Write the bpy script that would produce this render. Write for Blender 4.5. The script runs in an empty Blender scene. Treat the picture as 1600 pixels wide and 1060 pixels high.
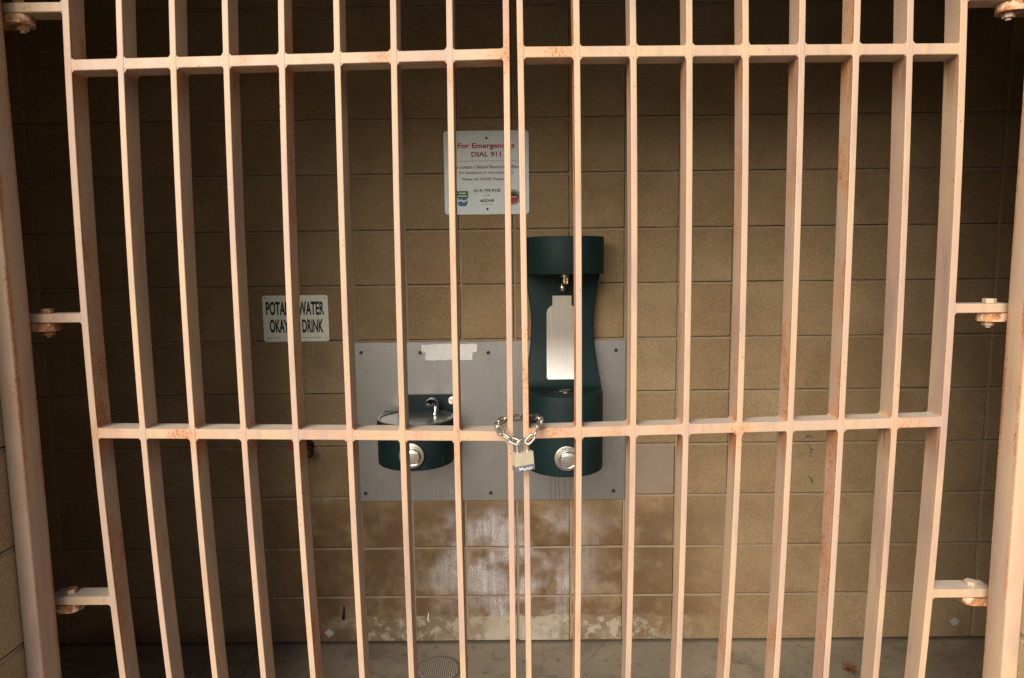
import bpy, bmesh, math, random
from mathutils import Vector, Matrix
random.seed(7)
R = math.radians
scene = bpy.context.scene
col = scene.collection

# ------------------------------------------------------------------ camera
A, Bp, Cr = 0.00518, -0.11132, -0.01109          # yaw, pitch, roll
ca, sa, cb, sb, cc, sc_ = math.cos(A), math.sin(A), math.cos(Bp), math.sin(Bp), math.cos(Cr), math.sin(Cr)
Rz = Matrix(((ca, sa, 0), (-sa, ca, 0), (0, 0, 1)))
Rx = Matrix(((1, 0, 0), (0, cb, sb), (0, -sb, cb)))
Ry = Matrix(((cc, 0, sc_), (0, 1, 0), (-sc_, 0, cc)))
Rw = Ry @ Rx @ Rz                                  # rows: right, forward, up
rt, fw, up = Rw[0], Rw[1], Rw[2]
cam_d = bpy.data.cameras.new('camera')
cam = bpy.data.objects.new('camera', cam_d); col.objects.link(cam)
cam.matrix_world = Matrix(((rt[0], up[0], -fw[0], -0.00278), (rt[1], up[1], -fw[1], -2.60016), (rt[2], up[2], -fw[2], 1.51338), (0, 0, 0, 1)))
cam_d.lens = 24.0; cam_d.sensor_width = 36.0; cam_d.clip_start = 0.02; cam_d.clip_end = 2000
scene.camera = cam

# ------------------------------------------------------------------ light
SUN_EL, SUN_AZ = R(28), R(-26)                     # azimuth measured from straight behind the camera, negative = left
world = bpy.data.worlds.new('World'); scene.world = world; world.use_nodes = True
nt = world.node_tree; nt.nodes.clear()
wo = nt.nodes.new('ShaderNodeOutputWorld'); bg = nt.nodes.new('ShaderNodeBackground')
sky = nt.nodes.new('ShaderNodeTexSky'); sky.sky_type = 'NISHITA'; sky.sun_disc = False
sky.sun_elevation = SUN_EL; sky.sun_rotation = math.pi + SUN_AZ*-1
sky.air_density = 1.2; sky.dust_density = 2.0; sky.ozone_density = 0.6
nt.links.new(sky.outputs[0], bg.inputs[0]); bg.inputs[1].default_value = 0.08
nt.links.new(bg.outputs[0], wo.inputs[0])
sun_d = bpy.data.lights.new('sun', 'SUN'); sun_d.energy = 4.3; sun_d.angle = R(46); sun_d.color = (1.0, 0.89, 0.77)
sun = bpy.data.objects.new('sun', sun_d); col.objects.link(sun)
sdir = Vector((math.sin(SUN_AZ)*math.cos(SUN_EL), -math.cos(SUN_AZ)*math.cos(SUN_EL), math.sin(SUN_EL)))   # towards the sun
sun.rotation_euler = sdir.to_track_quat('Z', 'Y').to_euler()
vs = scene.view_settings
vs.view_transform = 'Standard'; vs.look = 'None'; vs.gamma = 1.0; vs.use_curve_mapping = False
vs.exposure = 0.52

# ------------------------------------------------------------------ node helpers
def mat(name):
    m = bpy.data.materials.new(name); m.use_nodes = True
    t = m.node_tree; b = t.nodes['Principled BSDF']
    return m, t, b
class N:
    def __init__(s, t): s.t = t
    def new(s, k, **kw):
        n = s.t.nodes.new(k)
        for a, v in kw.items(): setattr(n, a, v)
        return n
    def link(s, a, b): s.t.links.new(a, b)
    def set(s, sock, v):
        if isinstance(v, bpy.types.NodeSocket): s.link(v, sock)
        else: sock.default_value = v
    def math(s, op, a, b=0.0, c=None, clamp=False):
        n = s.new('ShaderNodeMath', operation=op, use_clamp=clamp); s.set(n.inputs[0], a); s.set(n.inputs[1], b)
        if c is not None: s.set(n.inputs[2], c)
        return n.outputs[0]
    def mix(s, f, a, b, mode='MIX'):
        n = s.new('ShaderNodeMix', data_type='RGBA', blend_type=mode); s.set(n.inputs[0], f)
        s.set(n.inputs[6], a if isinstance(a, bpy.types.NodeSocket) else (*a, 1)); s.set(n.inputs[7], b if isinstance(b, bpy.types.NodeSocket) else (*b, 1))
        return n.outputs[2]
    def noise(s, vec, scale, detail=3, rough=.55, dist=0.0):
        n = s.new('ShaderNodeTexNoise'); n.inputs['Scale'].default_value = scale; n.inputs['Detail'].default_value = detail
        n.inputs['Roughness'].default_value = rough; n.inputs['Distortion'].default_value = dist; s.link(vec, n.inputs['Vector'])
        return n.outputs[0]
    def vor(s, vec, scale, feature='F1'):
        n = s.new('ShaderNodeTexVoronoi', feature=feature); n.inputs['Scale'].default_value = scale; s.link(vec, n.inputs['Vector'])
        return n.outputs[0]
    def step(s, v, lo, hi):
        n = s.new('ShaderNodeMapRange', interpolation_type='SMOOTHSTEP'); s.set(n.inputs[0], v)
        n.inputs[1].default_value = lo; n.inputs[2].default_value = hi
        return n.outputs[0]
    def pos(s): return s.new('ShaderNodeNewGeometry').outputs['Position']
    def normal(s): return s.new('ShaderNodeNewGeometry').outputs['Normal']
    def sep(s, v):
        n = s.new('ShaderNodeSeparateXYZ'); s.link(v, n.inputs[0]); return n.outputs
    def scalev(s, v, xyz, off=(0, 0, 0)):
        n = s.new('ShaderNodeMapping'); n.inputs['Scale'].default_value = xyz; n.inputs['Location'].default_value = off; s.link(v, n.inputs[0]); return n.outputs[0]
    def bump(s, h, strength, dist, b):
        n = s.new('ShaderNodeBump'); n.inputs['Strength'].default_value = strength; n.inputs['Distance'].default_value = dist
        s.link(h, n.inputs['Height']); s.link(n.outputs[0], b.inputs['Normal'])
def plain(name, c, rough=.5, metal=0.0, bump=None):
    m, t, b = mat(name); n = N(t); p = n.pos()
    v = n.noise(p, 60, 3)
    n.link(n.mix(v, tuple(x*.85 for x in c), tuple(min(1, x*1.15) for x in c)), b.inputs['Base Color'])
    n.link(n.math('MULTIPLY_ADD', n.noise(p, 25, 3), .25, rough-.12), b.inputs['Roughness']); b.inputs['Metallic'].default_value = metal
    if bump: n.bump(n.noise(p, bump[0], 4), bump[1], .002, b)
    return m

# ------------------------------------------------------------------ materials
def mk_block(name, interior=True):
    m, t, b = mat(name); n = N(t); p = n.pos(); x, y, z = n.sep(p)
    isl = n.new('ShaderNodeNewGeometry').outputs['Random Per Island']
    base = n.mix(isl, (.245, .182, .104), (.365, .280, .170))
    base = n.mix(n.math('MULTIPLY', n.math('FRACT', n.math('MULTIPLY', isl, 7.31)), .5), base, (.285, .190, .108))
    big = n.noise(p, 3.2, 4, .6)
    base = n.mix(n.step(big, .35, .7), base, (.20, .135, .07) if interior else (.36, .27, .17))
    g1 = n.noise(p, 320, 3, .75); g2 = n.noise(p, 230, 3, .6)
    base = n.mix(n.math('MULTIPLY', n.step(g1, .42, .62), .5), base, (.40, .30, .18))
    base = n.mix(n.math('MULTIPLY', n.step(g2, .56, .40), .40), base, (.11, .07, .035))
    spk = n.step(n.vor(p, 210), .20, .10); spk = n.math('MULTIPLY', spk, n.step(n.noise(p, 60, 2), .50, .57))
    base = n.mix(n.math('MULTIPLY', spk, .75), base, (.55, .47, .34))
    pit = n.math('MULTIPLY', n.step(n.vor(n.scalev(p, (1, 1, 1), (3.1, 0, 1.7)), 170), .18, .08), n.step(n.noise(p, 45, 2), .42, .36))
    base = n.mix(n.math('MULTIPLY', pit, .8), base, (.05, .03, .015))
    if interior:
        # the one greyer replacement block beside the steel plate
        gx = n.math('MULTIPLY', n.math('GREATER_THAN', x, .417), n.math('LESS_THAN', x, .614))
        gz = n.math('MULTIPLY', n.math('GREATER_THAN', z, .604), n.math('LESS_THAN', z, .804))
        base = n.mix(n.math('MULTIPLY', n.math('MULTIPLY', gx, gz), .8), base, n.mix(n.noise(p, 12, 3), (.27, .22, .185), (.21, .17, .14)))
        wz = n.math('MULTIPLY_ADD', n.noise(p, 5, 4), .24, n.math('ADD', z, -.12))
        wx = n.math('MULTIPLY_ADD', n.noise(n.scalev(p, (1, 1, 1), (9, 2, 4)), 4, 4), .4, n.math('ADD', x, -.2))
        low = n.step(wz, .66, .50)
        band = n.math('MULTIPLY', n.step(wx, -1.15, -.75), n.step(wx, 1.0, .45))
        # rusty brown damp staining under the fountains
        rust = n.math('MULTIPLY', n.math('MULTIPLY', low, band), n.step(n.noise(p, 7, 4, .65), .26, .56))
        base = n.mix(n.math('MULTIPLY', rust, .82), base, (.105, .060, .030))
        rl = n.math('MULTIPLY', n.math('MULTIPLY', n.step(wx, -1.05, -.9), n.step(wx, -.62, -.72)), n.math('MULTIPLY', n.step(wz, .80, .68), n.step(n.noise(p, 9, 3), .4, .6)))
        base = n.mix(n.math('MULTIPLY', rl, .6), base, (.20, .12, .06))
        # white salt bloom in a blotch and runs below the plate
        cx = n.math('ABSOLUTE', n.math('ADD', wx, .02))
        blo = n.math('MULTIPLY', n.step(cx, .42, .10), n.step(z, .59, .50))
        streak = n.noise(n.scalev(p, (55, 1, 5)), 1, 4, .7)
        fine = n.noise(p, 260, 3, .75)
        cell = n.step(n.noise(n.scalev(p, (1, 1, 1), (2, 0, 5)), 6, 3), .40, .62)
        bl = n.math('MULTIPLY', blo, n.math('MULTIPLY', cell, n.step(n.math('MULTIPLY_ADD', streak, .30, n.math('MULTIPLY', fine, .75)), .39, .62)))
        base = n.mix(n.math('MULTIPLY', bl, .9), base, (.57, .57, .60))
        # haze of salt, wider and thinner
        hz = n.math('MULTIPLY', n.math('MULTIPLY', n.step(wx, -.85, -.2), n.step(wx, .75, .2)), n.math('MULTIPLY', n.step(z, .62, .45), n.step(n.noise(p, 8, 4), .45, .65)))
        base = n.mix(n.math('MULTIPLY', hz, .24), base, (.33, .27, .22))
        # scaly white crust along the foot of the wall
        wz2 = n.math('MULTIPLY_ADD', n.noise(p, 11, 5, .7), .075, n.math('ADD', z, -.030))
        ft = n.math('MULTIPLY', n.step(wz2, .122, .112), n.math('MULTIPLY', n.step(wx, -.80, -.55), n.step(wx, .80, .40)))
        crust = n.math('MULTIPLY', ft, n.step(n.noise(p, 22, 5, .7), .48, .60))
        hot = n.math('MULTIPLY', ft, n.math('MULTIPLY', n.step(cx, .30, .12), .75))
        base = n.mix(n.math('MULTIPLY', ft, .25), base, (.30, .245, .17))
        base = n.mix(n.math('MAXIMUM', n.math('MULTIPLY', crust, .75), n.math('MULTIPLY', hot, n.step(n.noise(p, 30, 4), .35, .55))), base, (.40, .37, .29))
        # wall foot darkens towards the left of the drain
        dk = n.math('MULTIPLY', n.step(wz, .10, .0), n.step(wx, -.6, -1.2))
        base = n.mix(n.math('MULTIPLY', dk, .6), base, (.07, .05, .03))
    n.link(base, b.inputs['Base Color']); b.inputs['Roughness'].default_value = .93; b.inputs['Specular IOR Level'].default_value = .25
    h = n.math('ADD', n.math('MULTIPLY', g1, .6), n.math('ADD', n.math('MULTIPLY', g2, .8), n.math('MULTIPLY', pit, -1.2)))
    n.bump(h, .55, .0022, b)
    return m
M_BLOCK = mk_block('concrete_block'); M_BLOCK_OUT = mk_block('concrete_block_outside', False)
def mk_mortar():
    m, t, b = mat('mortar'); n = N(t); p = n.pos(); x, y, z = n.sep(p)
    base = n.mix(n.noise(p, 30, 4), (.225, .17, .105), (.31, .245, .165))
    base = n.mix(n.math('MULTIPLY', n.step(n.noise(p, 5, 3), .55, .7), .6), base, (.33, .28, .21))
    base = n.mix(n.step(z, .012, .002), base, (.05, .035, .02))
    n.link(base, b.inputs['Base Color']); b.inputs['Roughness'].default_value = .95
    n.bump(n.noise(p, 220, 4), .6, .002, b)
    return m
M_MORTAR = mk_mortar()
M_GAP = plain('joint_crack', (.075, .05, .03), .95)
def mk_paint(name, tone):
    m, t, b = mat(name); n = N(t); p = n.pos(); x, y, z = n.sep(p)
    nx, ny, nz = n.sep(n.normal())
    pv = n.scalev(p, (1, 1, .22))
    base = n.mix(n.step(n.noise(pv, 16, 4), .38, .62), (.51*tone, .358*tone, .266*tone), (.545*tone, .392*tone, .245*tone))
    base = n.mix(n.math('MULTIPLY', n.step(n.noise(n.scalev(p, (1, 1, .3), (4, 1, 2)), 11, 4), .50, .66), .6), base, (.38*tone, .265*tone, .24*tone))
    rnd_ = n.new('ShaderNodeObjectInfo').outputs['Random']
    base = n.mix(n.math('MULTIPLY', rnd_, .35), base, (.55*tone, .41*tone, .33*tone))
    base = n.mix(n.math('MULTIPLY', n.step(n.noise(n.scalev(p, (60, 60, 3)), 1, 3), .5, .75), .25), base, (.72*tone, .48*tone, .33*tone))
    # chipped pale edges and spots
    chip = n.step(n.math('MULTIPLY_ADD', n.math('GREATER_THAN', x, .9), n.math('MULTIPLY', n.step(n.math('MINIMUM', n.math('ABSOLUTE', n.math('ADD', y, 1.2485)), n.math('ABSOLUTE', n.math('ADD', y, 1.2965))), .0042, .001), .17), n.noise(p, 75, 4, .7)), .755, .775)
    base = n.mix(n.math('MULTIPLY', chip, .7), base, (.62, .56, .46))
    # rust: speckle plus bleed, heavier at welded joints
    jl = n.step(n.math('ABSOLUTE', n.math('ADD', z, -1.167)), .11, .0)
    ju = n.step(n.math('ABSOLUTE', n.math('ADD', z, -1.912)), .14, .0)
    mid = n.step(n.math('ABSOLUTE', x), .30, .02)
    sidey = n.step(n.math('ABSOLUTE', nx), .5, .9)
    wgt = n.math('MULTIPLY_ADD', jl, .080, n.math('MULTIPLY_ADD', ju, .045, n.math('MULTIPLY_ADD', mid, .05, n.math('MULTIPLY', n.math('MULTIPLY', sidey, n.math('LESS_THAN', n.math('ABSOLUTE', x), .9)), n.math('MULTIPLY_ADD', rnd_, .10, -.01)))))
    ed = n.math('MULTIPLY', n.math('GREATER_THAN', n.math('ABSOLUTE', x), .93), n.step(n.math('MINIMUM', n.math('ABSOLUTE', n.math('ADD', y, 1.249)), n.math('ABSOLUTE', n.math('ADD', y, 1.294))), .010, .002))
    inb = n.math('LESS_THAN', n.math('ABSOLUTE', x), .93)
    wgt = n.math('MULTIPLY', wgt, n.math('MULTIPLY', inb, n.math('MULTIPLY_ADD', sidey, .25, .75)))
    wgt = n.math('MULTIPLY_ADD', n.math('GREATER_THAN', n.math('ABSOLUTE', x), .93), .032, wgt)
    wgt = n.math('ADD', wgt, n.math('MULTIPLY_ADD', ed, .105, n.math('MULTIPLY_ADD', rnd_, .03, -.01)))
    eb = n.math('MULTIPLY', inb, n.step(n.math('ABSOLUTE', n.math('ADD', y, 1.2262)), .0022, .0008))
    wgt = n.math('ADD', wgt, n.math('MULTIPLY', eb, .065))
    cl = n.noise(n.scalev(p, (1, 1, .55), (7, 3, 1)), 9, 5, .65)
    spk = n.noise(n.scalev(p, (1, 1, .7)), 300, 3, .6)
    rm = n.math('ADD', n.math('MULTIPLY_ADD', cl, .55, n.math('MULTIPLY', spk, .45)), wgt)
    speck = n.step(rm, .645, .68)
    bleed = n.step(n.math('ADD', cl, n.math('MULTIPLY', wgt, 2.2)), .60, .90)
    # rust on bar sides below each rail, darkened to paint in the rail's shadow
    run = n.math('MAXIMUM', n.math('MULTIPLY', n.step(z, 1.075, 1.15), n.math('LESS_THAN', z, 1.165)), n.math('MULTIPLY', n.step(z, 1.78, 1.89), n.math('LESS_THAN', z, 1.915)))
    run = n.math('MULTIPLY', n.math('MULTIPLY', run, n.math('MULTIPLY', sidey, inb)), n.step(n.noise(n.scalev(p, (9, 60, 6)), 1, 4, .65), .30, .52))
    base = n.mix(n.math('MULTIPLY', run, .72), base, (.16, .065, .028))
    grime = n.math('MULTIPLY', n.step(n.noise(n.scalev(p, (1, 1, .12), (2, 5, 3)), 34, 4, .7), .52, .70), .32)
    base = n.mix(grime, base, (.25, .165, .12))
    base = n.mix(n.math('MULTIPLY', bleed, .62), base, (.50, .215, .075))
    base = n.mix(n.math('MULTIPLY', speck, .7), base, n.mix(n.noise(p, 90, 2), (.20, .065, .022), (.34, .12, .04)))
    dots = n.math('MULTIPLY', n.step(n.vor(n.scalev(p, (1, 1, 1)), 85), .16, .08), n.step(n.noise(p, 8, 2), .54, .6))
    base = n.mix(n.math('MULTIPLY', dots, .8), base, (.16, .06, .025))
    # dust lying on the flat tops
    top = n.step(nz, .8, .95)
    dust = n.mix(n.noise(n.scalev(p, (1, 3, 1)), 40, 4), (.56, .50, .42), (.36, .31, .26))
    base = n.mix(n.math('MULTIPLY', top, n.math('MULTIPLY_ADD', n.noise(p, 60, 3), .3, .68)), base, dust)
    n.link(base, b.inputs['Base Color'])
    n.link(n.math('MULTIPLY_ADD', n.math('MAXIMUM', speck, bleed), .3, .50), b.inputs['Roughness']); b.inputs['Specular IOR Level'].default_value = .4
    n.bump(n.math('ADD', n.math('MULTIPLY', n.noise(p, 130, 3), .5), n.math('ADD', n.math('MULTIPLY', n.noise(p, 28, 3), .8), n.math('MULTIPLY', speck, .5))), .35, .0015, b)
    return m
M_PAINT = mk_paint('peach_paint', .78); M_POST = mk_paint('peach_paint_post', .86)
def mk_rust():
    m, t, b = mat('rusty_steel'); n = N(t); p = n.pos()
    base = n.mix(n.step(n.noise(p, 60, 4), .4, .6), (.42, .20, .08), (.20, .075, .03))
    base = n.mix(n.step(n.noise(p, 35, 3), .52, .6), base, (.55, .36, .25))
    n.link(base, b.inputs['Base Color']); b.inputs['Roughness'].default_value = .8
    n.bump(n.noise(p, 200, 4), .6, .0015, b); return m
M_RUST = mk_rust()
def mk_steel(name, base=(.42, .40, .37), rough=.42, plate=False):
    m, t, b = mat(name); n = N(t); p = n.pos(); x, y, z = n.sep(p)
    br = n.noise(n.scalev(p, (260, 260, 5)), 1, 4, .6)
    c = n.mix(n.math('MULTIPLY', n.step(br, .3, .7), .22 if plate else .5), tuple(v*.8 for v in base), tuple(v*1.12 for v in base))
    cl = n.noise(p, 5, 5, .65)
    c = n.mix(n.math('MULTIPLY', n.step(cl, .45, .65), .5 if plate else .4), c, tuple(v*(.62 if plate else .72) for v in base))
    if plate:
        # water drips dried under the bottle filler
        run = None
        for i, x0 in enumerate((.128, .146, .161, .184, .205, .222)):
            wob = n.math('MULTIPLY_ADD', n.noise(n.scalev(p, (1, 1, 14), (i*3.3, 0, 0)), 1, 2), .012, x0-.006)
            l = n.step(n.math('ABSOLUTE', n.math('SUBTRACT', x, wob)), .0016, .0004)
            run = l if run is None else n.math('MAXIMUM', run, l)
        run = n.math('MULTIPLY', run, n.step(z, .77, .765))
        c = n.mix(n.math('MULTIPLY', run, .75), c, (.05, .045, .04))
        sp = n.math('MULTIPLY', n.step(n.noise(n.scalev(p, (1, 1, .3)), 55, 4, .7), .60, .72), n.step(z, 1.0, .7))
        c = n.mix(n.math('MULTIPLY', sp, .35), c, (.62, .58, .5))
    n.link(c, b.inputs['Base Color']); b.inputs['Metallic'].default_value = .85 if plate else (.9 if name == 'basin_steel' else .55 if name == 'lock_body' else .95)
    n.link(n.math('MULTIPLY_ADD', cl, .40 if plate else .22, rough-(.2 if plate else .1)), b.inputs['Roughness'])
    n.bump(n.math('ADD', br, n.math('MULTIPLY', n.noise(p, 14, 3), .6)), .04 if plate else .07, .001, b)
    return m
M_PLATE = mk_steel('brushed_plate', (.36, .365, .365), .42, True)
M_STEEL = mk_steel('brushed_steel', (.55, .53, .50), .30)
M_BASIN = mk_steel('basin_steel', (.46, .455, .45), .32)
def metal(name, c, r):
    m, t, b = mat(name); n = N(t); p = n.pos()
    b.inputs['Base Color'].default_value = (*c, 1); b.inputs['Metallic'].default_value = 1
    n.link(n.math('MULTIPLY_ADD', n.noise(p, 70, 3), .12, r), b.inputs['Roughness']); return m
M_CHROME = metal('chrome', (.78, .77, .76), -.02)
M_CHAIN = mk_steel('zinc_chain', (.50, .48, .42), .42)
M_BRASS = mk_steel('lock_body', (.82, .74, .56), .36)
M_LOCKBAND = plain('lock_band', (.13, .13, .15), .45)
M_SCREW = plain('screw_dark', (.015, .017, .025), .4)
def mk_teal():
    m, t, b = mat('dark_green_enamel'); n = N(t); p = n.pos(); x, y, z = n.sep(p)
    c = n.mix(n.step(n.noise(p, 6, 4), .4, .65), (.006, .019, .021), (.009, .026, .028))
    sc = n.math('MULTIPLY', n.step(n.noise(n.scalev(p, (3, 1, .5)), 26, 4, .6), .64, .72), n.step(z, 1.02, .72))
    c = n.mix(n.math('MULTIPLY', sc, .30), c, (.12, .19, .19))
    dd = n.step(n.vor(p, 60), .10, .05); c = n.mix(n.math('MULTIPLY', n.math('MULTIPLY', dd, n.step(n.noise(p, 12, 2), .58, .6)), .5), c, (.25, .28, .27))
    n.link(c, b.inputs['Base Color']); n.link(n.math('MULTIPLY_ADD', n.noise(p, 9, 4), .2, .50), b.inputs['Roughness']); b.inputs['Specular IOR Level'].default_value = .22
    n.bump(n.noise(p, 320, 2), .12, .0008, b); return m
M_TEAL = mk_teal()
def mk_floor(name, a, bcol, dark):
    m, t, b = mat(name); n = N(t); p = n.pos(); x, y, z = n.sep(p)
    c = n.mix(n.step(n.noise(p, 2.6, 5, .6), .35, .65), a, bcol)
    c = n.mix(n.math('MULTIPLY', n.step(n.noise(n.scalev(p, (1, 1.3, 1), (3, 1, 0)), 3.5, 6, .7), .50, .72), .55), c, dark)
    c = n.mix(n.math('MULTIPLY', n.step(n.noise(n.scalev(p, (1, 1.6, 1), (8, 0, 0)), 3.2, 6, .7), .50, .60), .45), c, dark)
    ck = n.new('ShaderNodeTexVoronoi', feature='DISTANCE_TO_EDGE'); ck.inputs['Scale'].default_value = 1.7; n.link(n.mix(.12, p, n.new('ShaderNodeTexNoise').outputs[1]), ck.inputs['Vector'])
    c = n.mix(n.math('MULTIPLY', n.step(ck.outputs[0], .0035, .001), .35), c, (.04, .032, .025))
    c = n.mix(n.math('MULTIPLY', n.step(n.noise(p, 26, 5, .7), .56, .64), .6), c, tuple(v*.4 for v in a))
    c = n.mix(n.math('MULTIPLY', n.step(n.noise(p, 90, 3, .6), .64, .70), .35), c, (.42, .38, .30))
    if name == 'floor_concrete':
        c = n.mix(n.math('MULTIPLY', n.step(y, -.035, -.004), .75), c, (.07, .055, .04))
        vv = n.new('ShaderNodeVectorMath', operation='DISTANCE'); vv.inputs[1].default_value = (-.305, -.20, 0); n.link(p, vv.inputs[0])
        dd = n.math('MULTIPLY_ADD', n.noise(p, 18, 4), .05, vv.outputs['Value'])
        c = n.mix(n.math('MULTIPLY', n.step(dd, .13, .095), .45), c, (.045, .035, .028))
    n.link(c, b.inputs['Base Color']); n.link(n.math('MULTIPLY_ADD', n.noise(p, 6, 4), .3, .62), b.inputs['Roughness'])
    n.bump(n.math('ADD', n.noise(p, 60, 5), n.math('MULTIPLY', n.noise(p, 300, 2), .4)), .4, .003, b); return m
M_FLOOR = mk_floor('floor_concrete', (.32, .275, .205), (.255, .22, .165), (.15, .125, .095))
M_PAVE = mk_floor('paving_concrete', (.24, .215, .175), (.20, .18, .15), (.15, .135, .11))
M_GRASS = plain('dry_grass', (.10, .11, .04), .9, 0, (40, .6))
M_CEIL = plain('ceiling_board', (.05, .038, .026), .9)
M_WHITE = plain('sign_white', (.66, .74, .79), .35); M_CREAM = plain('sign_cream', (.78, .82, .72), .4)
M_BLACK = plain('ink_black', (.012, .012, .014), .5); M_RED = plain('ink_red', (.40, .010, .018), .5)
M_GREY = plain('ink_grey', (.10, .10, .11), .5); M_GREEN = plain('ink_green', (.03, .17, .06), .5); M_BLUE = plain('ink_blue', (.03, .14, .35), .5)
M_PAPER = plain('tape_residue', (.74, .75, .74), .6, 0, (90, .5)); M_STICK = plain('sticker_paper', (.42, .44, .45), .5, 0, (120, .5))
M_LEAF = plain('dead_leaf', (.28, .12, .06), .8); M_BRONZE = plain('tap_bronze', (.06, .035, .02), .35, .8)
M_REDP = plain('tap_handle_red', (.55, .02, .015), .4); M_CAST = plain('cast_cover', (.34, .31, .25), .75, 0, (60, .6))
M_ROOF = plain('roof_fascia', (.22, .16, .1), .8)
M_SCRIB = plain('marker_green', (.02, .05, .025), .7)

# ------------------------------------------------------------------ mesh helpers
def tag(o, label=None, cat=None, group=None, kind=None):
    if label: o['label'] = label
    if cat: o['category'] = cat
    if group: o['group'] = group
    if kind: o['kind'] = kind
    return o
def empty(name, loc=(0, 0, 0)):
    o = bpy.data.objects.new(name, None); col.objects.link(o); o.location = loc; o.empty_display_size = .05; return o
def build(name, bm, mats, parent=None, smooth=False, autosm=None):
    """link bm (world coordinates) as one object; vertices are stored relative to the parent's location"""
    root = parent
    off = Vector((0, 0, 0))
    while root is not None: off += root.location; root = root.parent
    me = bpy.data.meshes.new(name)
    bmesh.ops.recalc_face_normals(bm, faces=bm.faces)
    if off.length: bmesh.ops.translate(bm, verts=bm.verts, vec=-off)
    if smooth:
        for f in bm.faces: f.smooth = True
        lim = R(autosm or 35)
        for e in bm.edges:
            if len(e.link_faces) == 2 and e.calc_face_angle(0) > lim: e.smooth = False
    bm.to_mesh(me); bm.free()
    for m in (mats if isinstance(mats, (list, tuple)) else [mats]): me.materials.append(m)
    o = bpy.data.objects.new(name, me); col.objects.link(o)
    if parent: o.parent = parent
    return o
def box(bm, lo, hi, bev=0.0, mi=0, seg=1):
    c = [(a+b)/2 for a, b in zip(lo, hi)]
    r = bmesh.ops.create_cube(bm, size=1.0)
    vs_ = r['verts']
    for v in vs_: v.co = Vector((c[0]+v.co.x*(hi[0]-lo[0]), c[1]+v.co.y*(hi[1]-lo[1]), c[2]+v.co.z*(hi[2]-lo[2])))
    fs = {f for v in vs_ for f in v.link_faces}
    for f in fs: f.material_index = mi
    if bev:
        es = list({e for v in vs_ for e in v.link_edges})
        rr = bmesh.ops.bevel(bm, geom=es, offset=bev, segments=seg, affect='EDGES', profile=.5)
        for f in rr['faces']: f.material_index = mi
def prism(bm, pts, y0, y1, bev=0.0, mi=0):
    """outline pts (x,z) extruded from y0 (front) to y1"""
    a = [bm.verts.new((x, y0, z)) for x, z in pts]; b = [bm.verts.new((x, y1, z)) for x, z in pts]
    fs = [bm.faces.new(a), bm.faces.new(b[::-1])]
    for i in range(len(pts)):
        j = (i+1) % len(pts); fs.append(bm.faces.new((a[j], a[i], b[i], b[j])))
    for f in fs: f.material_index = mi
    if bev: 
        es = list(fs[0].edges)
        rr = bmesh.ops.bevel(bm, geom=es, offset=bev, segments=2, affect='EDGES', profile=.5)
        for f in rr['faces']: f.material_index = mi
def rrect(x0, x1, z0, z1, r, n=6):
    o = []
    for cx, cz, a0 in ((x1-r, z1-r, 0), (x0+r, z1-r, 90), (x0+r, z0+r, 180), (x1-r, z0+r, 270)):
        for k in range(n+1):
            a = R(a0+90*k/n); o.append((cx+r*math.cos(a), cz+r*math.sin(a)))
    return o
def cyl(bm, c, r, h, axis='Z', seg=32, r2=None, bev=0):
    M_ = Matrix.Translation(c)
    if axis == 'Y': M_ = M_ @ Matrix.Rotation(R(90), 4, 'X')
    if axis == 'X': M_ = M_ @ Matrix.Rotation(R(90), 4, 'Y')
    rr = bmesh.ops.create_cone(bm, cap_ends=True, segments=seg, radius1=r, radius2=r if r2 is None else r2, depth=h, matrix=M_)
    if bev:
        es = [e for e in {e for v in rr['verts'] for e in v.link_edges} if any(len(f.verts) > 4 for f in e.link_faces)]
        bmesh.ops.bevel(bm, geom=es, offset=bev, segments=2, affect='EDGES', profile=.5)
def tube(bm, pts, rad, seg=12, closed=False):
    pts = [Vector(p) for p in pts]; n = len(pts); rads = rad if isinstance(rad, (list, tuple)) else [rad]*n
    rings = []; prev = None
    for i, p in enumerate(pts):
        if closed: t = (pts[(i+1) % n]-pts[i-1]).normalized()
        else: t = (pts[min(i+1, n-1)]-pts[max(i-1, 0)]).normalized()
        if prev is None:
            u = t.orthogonal().normalized()
        else:
            u = (prev - t*prev.dot(t)).normalized()
        prev = u; w = t.cross(u)
        rings.append([bm.verts.new(p+(u*math.cos(2*math.pi*k/seg)+w*math.sin(2*math.pi*k/seg))*rads[i]) for k in range(seg)])
    for i in range(n if closed else n-1):
        a, b = rings[i], rings[(i+1) % n]
        sh = 0
        if closed and i == n-1:
            sh = min(range(seg), key=lambda s: (a[0].co-b[s].co).length)
        for k in range(seg): bm.faces.new((a[k], a[(k+1) % seg], b[(k+1+sh) % seg], b[(k+sh) % seg]))
    if not closed:
        bm.faces.new(rings[0][::-1]); bm.faces.new(rings[-1])
def lathe(bm, prof, c, seg=48, sy=1.0):
    rings = []
    for r, z in prof:
        rings.append([bm.verts.new((c[0]+r*math.cos(2*math.pi*k/seg), c[1]+sy*r*math.sin(2*math.pi*k/seg), c[2]+z)) for k in range(seg)])
    for a, b in zip(rings, rings[1:]):
        for k in range(seg): bm.faces.new((a[k], a[(k+1) % seg], b[(k+1) % seg], b[k]))
    bm.faces.new(rings[0][::-1]); bm.faces.new(rings[-1])
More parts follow.
